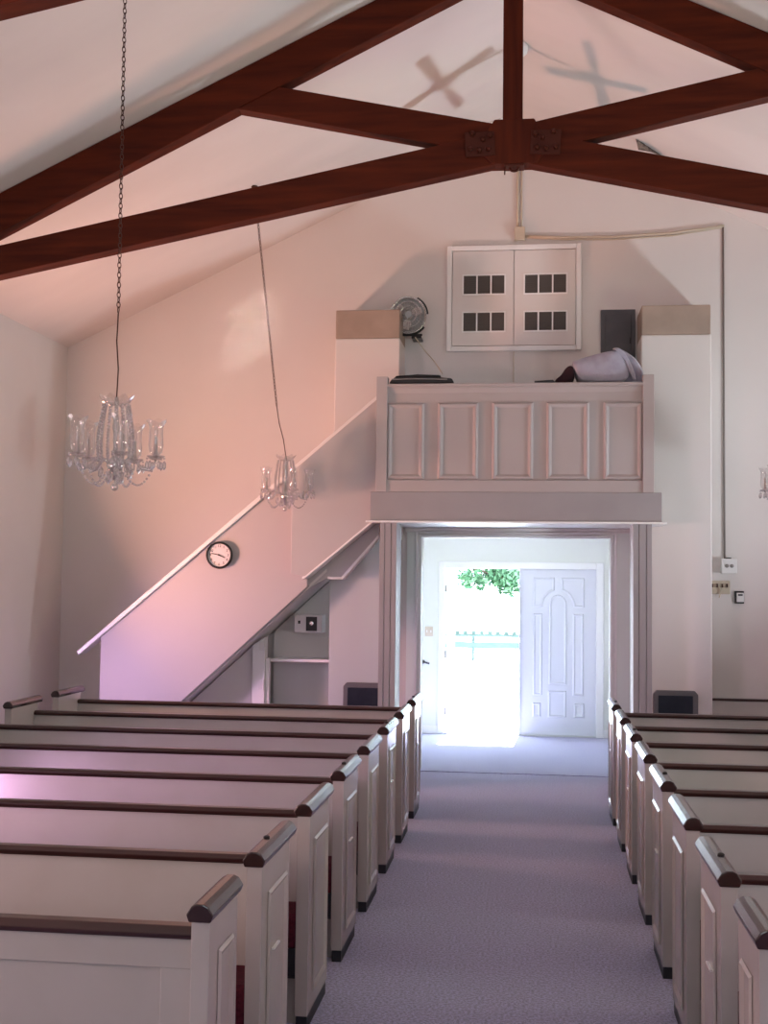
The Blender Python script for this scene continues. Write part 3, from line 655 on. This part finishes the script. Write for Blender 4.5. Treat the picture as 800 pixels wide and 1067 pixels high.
def fold(profile, y0, y1, name, parent, m, amp=0.010, ny=10, seed=0):
    rnd = random.Random(seed); mb = MB(); rings = []
    L = len(profile); ccx = sum(p[0] for p in profile)/L; ccz = sum(p[1] for p in profile)/L
    for j in range(ny+1):
        t = j/ny; y = y0+(y1-y0)*t; e = 1 - 0.10*(abs(2*t-1))**4
        rings.append([mb.bm.verts.new((ccx+(px-ccx)*e + amp*math.sin(7*t+px*9+seed), y+0.02*math.sin(px*14+seed), max(3.728, ccz+(pz-ccz)*e + amp*math.sin(11*px+9*t+seed*2)))) for px, pz in profile])
    for A, C in zip(rings, rings[1:]):
        for k in range(L): mb.bm.faces.new((A[k], A[(k+1) % L], C[(k+1) % L], C[k]))
    mb.bm.faces.new(rings[0][::-1]); mb.bm.faces.new(rings[-1])
    o = mb.build(name, m, parent, smooth=True)
    s = o.modifiers.new('sub', 'SUBSURF'); s.levels = 2; s.render_levels = 2
    return o
fold([(0.41, 3.735), (0.39, 3.80), (0.335, 3.905), (0.36, 3.935), (0.52, 3.985), (0.70, 4.04), (0.77, 4.03), (0.84, 3.93), (0.88, 3.82), (0.86, 3.735), (0.62, 3.73)], 11.13, 11.50, 'lower_fold', bl, 'blanket', 0.010, 10, 1)
fold([(0.80, 3.75), (0.80, 3.90), (0.74, 4.02), (0.75, 4.065), (0.83, 4.06), (0.92, 3.99), (0.985, 3.88), (1.00, 3.78), (0.97, 3.735), (0.88, 3.73)], 11.225, 11.55, 'upper_fold', bl, 'blanket', 0.010, 10, 3)
fold([(0.70, 4.035), (0.76, 4.062), (0.83, 4.01), (0.885, 3.90), (0.93, 3.76), (0.91, 3.735), (0.86, 3.85), (0.80, 3.96), (0.74, 4.03)], 11.14, 11.24, 'front_flap', bl, 'blanket', 0.006, 5, 2)
mc = tag(fold([(0.17, 3.73), (0.19, 3.775), (0.24, 3.80), (0.28, 3.875), (0.33, 3.90), (0.37, 3.87), (0.375, 3.73)], 11.16, 11.46, 'maroon_cloth', None, 'maroon', 0.006, 8, 5), 'dark maroon cloth bunched beside the lavender blanket', 'cloth')
bs = tag(MB().prism([(0.0, 3.726), (0.0, 3.745), (0.17, 3.755), (0.20, 3.726)], 'y', 11.13, 11.40).build('black_strap', 'black', bevel=0.005), 'thin black strap on the balcony rail left of the maroon cloth', 'strap')

# ------------------------------------------------------------------ pews
PX0, PX1 = -0.935, -3.96
def end_panel(mbs, x_out, x_in, y0, depth, cap_len, name, parent, socket, outward):
    # x_out: the decorated face; outward: +1 / -1
    e = B(min(x_out, x_in), max(x_out, x_in), y0+0.012, y0+depth, 0.06, 0.902).build(name, 'pew', parent, bevel=0.003)
    cxm = (x_out+x_in)/2
    pr = [(cxm-0.033, 0.893), (cxm+0.033, 0.893), (cxm+0.041, 0.915), (cxm+0.026, 0.938), (cxm+0.010, 0.946), (cxm-0.010, 0.946), (cxm-0.026, 0.938), (cxm-0.041, 0.915)]
    cp = MB().prism(pr, 'y', y0, y0+cap_len).build('end_cap', 'cap', e, bevel=0.004)
    B(min(x_out, x_in)+0.004, max(x_out, x_in)-0.004, y0+0.03, y0+depth-0.01, 0.0, 0.06).build('kick_block', 'dark', e)
    pz0, pz1 = 0.13, 0.785; pa, pb = y0+0.115, y0+depth-0.065
    mb = MB(); mb.keep = True
    pts = [(x_out, pa, pz0), (x_out, pb, pz0), (x_out, pb, pz1), (x_out, pa, pz1)]
    if outward < 0: pts = pts[::-1]
    f = mb.poly([(p[0]+outward*0.002, p[1], p[2]) for p in pts]); f.normal_update()
    bmesh.ops.inset_region(mb.bm, faces=[f], thickness=0.010, depth=0.008, use_even_offset=True, use_boundary=True)
    bmesh.ops.inset_region(mb.bm, faces=[f], thickness=0.008, depth=-0.004, use_even_offset=True, use_boundary=True)
    bmesh.ops.inset_region(mb.bm, faces=[f], thickness=0.034, depth=-0.018 + 0.0, use_even_offset=True, use_boundary=True)
    mb.build('moulded_panel', 'pew', e)
    if socket:
        MB().lathe([(0.011, 0.940), (0.013, 0.950), (0.009, 0.953), (0.004, 0.951)], (cxm-outward*0.008, y0+cap_len*0.42, 0), 12).build('candle_socket', 'black', e)
        mb = MB().hexa([(x_out+outward*a, y0+depth*0.40+b, c) for c in (0.555, 0.561) for a, b in ((0.0, 0), (0.010, 0), (0.010, 0.10), (0.0, 0.10))])
        mb.build('card_clip', 'whitep', e)
    return e
def pew(side, socket):
    t = thing('church_pew', 'x', 'pew', (XC, 0, 0), 'church pews')
    def X(x): return x if side < 0 else 2*XC - x - 0.0
    a, b = X(PX0), X(PX1)
    if side > 0: a, b = 0.625, 3.64
    ow = 1 if side < 0 else -1        # towards the aisle
    ins = -ow*0.055
    end_panel(None, a, a+ins, 0, 0.50, 0.575, 'pew_end', t, socket, ow)
    end_panel(None, b, b-ins, 0, 0.50, 0.575, 'pew_end', t, False, -ow)
    xa, xb = sorted((a+ins, b-ins))
    MB().prism([(0.355, 0.40), (0.385, 0.38), (0.475, 0.805), (0.445, 0.805)], 'x', xa, xb).build('backrest', 'pew', t)
    MB().prism([(0.428, 0.803), (0.490, 0.803), (0.494, 0.822), (0.480, 0.836), (0.440, 0.836), (0.424, 0.822)], 'x', xa, xb).build('top_rail', 'rail', t, bevel=0.003)
    MB().prism([(0.385, 0.05), (0.40, 0.05), (0.40, 0.38), (0.385, 0.38)], 'x', xa, xb).build('back_skirt', 'pew', t)
    MB().prism([(0.02, 0.40), (0.035, 0.455), (0.07, 0.468), (0.36, 0.445), (0.37, 0.36), (0.02, 0.335)], 'x', xa, xb).build('seat_cushion', 'cushion', t, bevel=0.012, seg=3)
    MB().prism([(0.02, 0.335), (0.37, 0.36), (0.37, 0.30), (0.06, 0.20), (0.03, 0.22)], 'x', xa, xb).build('seat_board', 'dark', t)
    B(xa, xb, 0.10, 0.13, 0.0, 0.24).build('seat_skirt', 'pew', t)
    return t
def front_screen(side):
    t = thing('pew_screen', 'x', 'pew screen', (XC, 0, 0), 'panelled screens in front of the pews')
    a, b = (PX0, PX1) if side < 0 else (0.625, 3.64)
    ow = 1 if side < 0 else -1
    ins = -ow*0.055
    end_panel(None, a, a+ins, 0, 0.355, 0.375, 'pew_end', t, False, ow)
    end_panel(None, b, b-ins, 0, 0.355, 0.375, 'pew_end', t, False, -ow)
    xa, xb = sorted((a+ins, b-ins))
    B(xa, xb, 0.055, 0.085, 0.0, 0.835).build('panel_board', 'pew', t)
    MB().prism([(0.035, 0.833), (0.105, 0.833), (0.108, 0.848), (0.095, 0.868), (0.05, 0.868), (0.030, 0.848)], 'x', xa, xb).build('top_rail', 'rail', t, bevel=0.003)
    st_ = 0.10; npan = 3; w_ = ((xb-xa) - (npan+1)*st_)/npan
    fr = MB().box(xa, xb, 0.045, 0.056, 0.745, 0.833).box(xa, xb, 0.045, 0.056, 0.0, 0.12)
    for k in range(npan+1): fr.box(xa+k*(st_+w_), xa+k*(st_+w_)+st_, 0.045, 0.056, 0.12, 0.745)
    fr.build('panel_frame', 'pew', t, bevel=0.002)
    return t
ORD = ['second', 'third', 'fourth', 'fifth', 'sixth', 'seventh', 'eighth']
Y1, Y2, SP = 3.50, 4.190, 0.918
for side, sn in ((-1, 'left'), (1, 'right')):
    s = front_screen(side); s.location.y = Y1
    s['label'] = 'nearest row on the %s of the aisle, a low panelled screen with dark rail' % sn
    base = {}
    for sk in (True, False):
        p = pew(side, sk); index_kids(p); base[sk] = p
    used = set()
    for i in range(7):
        sk = (i % 2 == 0)
        if sk not in used: p = base[sk]; used.add(sk)
        else: p = copy_tree(base[sk])
        p.location = (XC, Y2+SP*i, 0)
        p['label'] = 'white church pew, %s row from the viewer on the %s of the aisle' % (ORD[i], sn)
# short pew in the recess right of the pilaster
t = thing('church_pew', 'short white pew against the gable wall right of the right pilaster', 'pew', (2.9, 11.7, 0), 'church pews')
a, b = 1.675, 3.9
MB().prism([(11.72, 0.40), (11.75, 0.38), (11.81, 0.800), (11.78, 0.800)], 'x', a, b).build('backrest', 'pew', t)
MB().prism([(11.765, 0.80), (11.825, 0.80), (11.825, 0.822), (11.765, 0.822)], 'x', a, b).build('top_rail', 'rail', t, bevel=0.003)
B(a, b, 11.745, 11.76, 0.0, 0.38).build('back_skirt', 'pew', t)
MB().prism([(11.42, 0.40), (11.44, 0.46), (11.73, 0.445), (11.73, 0.36), (11.42, 0.34)], 'x', a, b).build('seat_cushion', 'cushion', t, bevel=0.01)
B(a, b, 11.46, 11.49, 0.0, 0.34).build('seat_skirt', 'pew', t)

# ------------------------------------------------------------------ chandeliers
def link_chain(mb, p0, p1, L=0.034, r=0.0028):
    p0, p1 = Vector(p0), Vector(p1); d = p1-p0; n = max(1, int(d.length/(L*0.80))); t = d.normalized(); u = t.orthogonal().normalized(); w = t.cross(u)
    for i in range(n):
        c = p0 + d*((i+0.5)/n); s = u if i % 2 else w
        mb.tube([c + t*(L/2*math.cos(a)) + s*(L*0.28*math.sin(a)) for a in [2*math.pi*k/10 for k in range(10)]], r, 4, closed=True)
def chandelier(loc, label, top, lean_mid, rot=0.15):
    # loc: centre of the bottom ball; all sizes in metres above it
    t = thing('chandelier', label, 'chandelier', loc, 'crystal chandeliers'); X0, Y0, Z0 = loc
    P = lambda r, a, z: (X0+r*math.cos(a), Y0+r*math.sin(a), Z0+z)
    ZT = 0.50
    mid = Vector(lean_mid); topv = Vector(top)
    MB().tube([(X0, Y0, Z0+ZT), Vector((X0, Y0, Z0+ZT)).lerp(mid, 0.33)+Vector((0.006, 0, 0)), Vector((X0, Y0, Z0+ZT)).lerp(mid, 0.66)-Vector((0.006, 0, 0)), mid], 0.004, 6).build('wire', 'chain', t)
    mb = MB(); link_chain(mb, mid, topv); mb.build('chain', 'chain', t)
    MB().lathe([(0.012, -0.03), (0.028, -0.012), (0.032, 0.0)], tuple(topv), 14).build('ceiling_hook', 'chain', t)
    MB().lathe([(0.010, 0.50), (0.014, 0.47), (0.008, 0.45), (0.012, 0.40), (0.020, 0.33), (0.010, 0.29), (0.012, 0.22), (0.022, 0.20), (0.016, 0.17), (0.040, 0.15), (0.046, 0.125), (0.030, 0.10), (0.012, 0.09), (0.010, 0.05)], (X0, Y0, Z0), 14).build('stem', 'chrome', t, smooth=True)
    n = 32; mb = MB(); rs = []
    for (r, z) in ((0.02, 0.455), (0.050, 0.462), (0.080, 0.485), (0.092, 0.502)):
        rs.append([mb.bm.verts.new(P(r*(1+0.10*math.cos(8*2*math.pi*k/n)*(r/0.092)), 2*math.pi*k/n, z+0.012*math.cos(8*2*math.pi*k/n)*(r/0.092))) for k in range(n)])
    for A, C in zip(rs, rs[1:]):
        for k in range(n): mb.bm.faces.new((A[k], A[(k+1) % n], C[(k+1) % n], C[k]))
    mb.build('glass_bowl', 'glass', t, smooth=True)
    for k in range(14):                                   # strands of beads from the bowl down to the hub
        a = rot + 2*math.pi*k/14; mb = MB(); m = 19
        for j in range(m):
            f = j/(m-1); z = 0.455 - 0.30*f; r = 0.070 + 0.055*f - 0.035*f*f*f
            mb.gem(P(r, a, z), 0.0095)
        mb.build('bead_strand', 'crystal', t)
    for k in range(5):
        a = rot + 2*math.pi*k/5
        arm = MB().tube([P(0.03, a, 0.135), P(0.07, a, 0.165), P(0.11, a, 0.155), P(0.145, a, 0.115), P(0.185, a, 0.105), P(0.213, a, 0.130), P(0.218, a, 0.165)], [0.008, 0.008, 0.008, 0.009, 0.008, 0.007, 0.006], 8).build('arm', 'crystal', t, smooth=True)
        MB().lathe([(0.006, 0.160), (0.030, 0.166), (0.048, 0.180), (0.050, 0.184), (0.028, 0.174), (0.008, 0.172)], P(0.218, a, 0), 16).build('drip_pan', 'glass', arm, smooth=True)
        MB().lathe([(0.014, 0.172), (0.018, 0.185), (0.012, 0.20), (0.0095, 0.205), (0.0095, 0.285), (0.004, 0.29)], P(0.218, a, 0), 12).build('candle', 'candle', arm, smooth=True)
        MB().lathe([(0.006, 0.288), (0.0125, 0.305), (0.010, 0.325), (0.002, 0.350)], P(0.218, a, 0), 10).build('bulb', 'glass', arm, smooth=True)
        n2 = 24; mb = MB(); rs = []
        for (r, z) in ((0.020, 0.19), (0.034, 0.205), (0.041, 0.240), (0.037, 0.290), (0.037, 0.335), (0.044, 0.362), (0.055, 0.378)):
            wv = max(0, (z-0.33)/0.05)
            rs.append([mb.bm.verts.new(Vector(P(0.218, a, 0)) + Vector((r*math.cos(2*math.pi*q/n2), r*math.sin(2*math.pi*q/n2), z+0.007*wv*math.cos(6*2*math.pi*q/n2)))) for q in range(n2)])
        for A, C in zip(rs, rs[1:]):
            for q in range(n2): mb.bm.faces.new((A[q], A[(q+1) % n2], C[(q+1) % n2], C[q]))
        mb.build('shade', 'glass', arm, smooth=True)
        for q in range(6):                                # drops round the drip pan
            b = 2*math.pi*q/6 + a; c = Vector(P(0.218, a, 0)) + Vector((0.047*math.cos(b), 0.047*math.sin(b), 0))
            mb = MB(); mb.gem(c + Vector((0, 0, 0.170)), 0.0065); mb.gem(c + Vector((0, 0, 0.132)), 0.0150, (0.8, 0.8, 1.8))
            mb.build('pendant', 'crystal', arm)
        mb = MB()                                         # swag of beads from arm to hub
        for j in range(15):
            f = j/14; r = 0.21-0.175*f; z = 0.125 - 0.105*math.sin(math.pi*f)*(1-0.25*f) - 0.02*f
            mb.gem(P(r, a, z), 0.0078)
        mb.build('bead_swag', 'crystal', t)
    for k in range(8):
        a = rot + 0.3 + 2*math.pi*k/8; r = 0.045 if k % 2 else 0.075; z = 0.075 if k % 2 else 0.10
        mb = MB(); mb.gem(P(r, a, z+0.035), 0.007); mb.gem(P(r, a, z-0.012), 0.022, (0.75, 0.75, 1.7)); mb.build('pendant', 'crystal', t)
    MB().tube([(X0, Y0, Z0+0.06), (X0, Y0, Z0+0.02)], 0.004, 6).build('finial_rod', 'chrome', t)
    MB().ball((X0, Y0, Z0+0.012), 0.021, 12, 8).build('finial_ball', 'crystal', t, smooth=True)
chandelier((-2.252, 6.3, 2.372), 'nearer crystal chandelier with glass hurricane shades, hanging on the left', (-2.262, 6.3, zc(-2.262)-0.003), (-2.254, 6.3, 3.34))
chandelier((-2.262, 10.87, 2.525), 'farther crystal chandelier on a slanting chain in front of the stair wall', (-2.52, 10.52, zc(-2.52)-0.003), (-2.335, 10.78, 3.47), 0.22)
chandelier((2.215, 10.87, 2.55), 'crystal chandelier cut off by the right edge of the photo', (2.215, 10.87, zc(2.215)-0.003), (2.215, 10.87, 3.45), 0.10)

# ------------------------------------------------------------------ ceiling fan behind the truss joint
cf = thing('ceiling_fan', 'white four-blade ceiling fan hidden behind the truss joint', 'ceiling fan', (XC, 10.3, 5.62))
MB().lathe([(0.03, 6.43), (0.085, 6.47), (0.10, 6.56)], (XC, 10.3, 0), 20).build('canopy', 'whitep', cf, smooth=True)
MB().tube([(XC, 10.3, 6.45), (XC, 10.3, 5.75)], 0.014, 10).build('downrod', 'whitep', cf, smooth=True)
MB().lathe([(0.03, 5.76), (0.10, 5.74), (0.115, 5.69), (0.105, 5.64), (0.05, 5.62), (0.01, 5.615)], (XC, 10.3, 0), 22).build('motor', 'whitep', cf, smooth=True)
for k in range(4):
    a = math.radians(74 + 90*k) ; u = Vector((math.cos(a), math.sin(a), 0)); v = Vector((-u.y, u.x, 0)); c = Vector((XC, 10.3, 5.665))
    pl = [(0.09, -0.03), (0.20, -0.058), (0.57, -0.066), (0.60, -0.045), (0.60, 0.045), (0.57, 0.066), (0.20, 0.058), (0.09, 0.03)]
    mb = MB(); f = [c+u*p+v*q+Vector((0, 0, q*0.18)) for p, q in pl]; va = [mb.bm.verts.new(p) for p in f]; vb = [mb.bm.verts.new(p-Vector((0, 0, 0.008))) for p in f]
    mb.bm.faces.new(va); mb.bm.faces.new(vb[::-1])
    for i in range(8): mb.bm.faces.new((va[i], vb[i], vb[(i+1) % 8], va[(i+1) % 8]))
    mb.build('blade', 'whitep', cf)
# flake of loose plaster hanging from the ceiling
def cpt(x, y, d=0.0): return Vector((x, y, zc(x)-d))
mb = MB()
pts = [(0.93, 11.30, 0.0), (1.02, 11.34, 0.0), (1.16, 11.42, 0.0), (1.28, 11.50, 0.0), (1.16, 11.38, 0.03), (1.04, 11.30, 0.06), (0.95, 11.26, 0.11)]
va = [mb.bm.verts.new(cpt(*p)) for p in pts]; vb = [mb.bm.verts.new(cpt(*p)+Vector((0, -0.006, -0.004))) for p in pts]
mb.bm.faces.new(va); mb.bm.faces.new(vb[::-1])
for i in range(7): mb.bm.faces.new((va[i], vb[i], vb[(i+1) % 7], va[(i+1) % 7]))
tag(mb.build('plaster_flake', 'plaster'), 'torn flake of plaster hanging from the ceiling right of the truss joint', 'plaster')
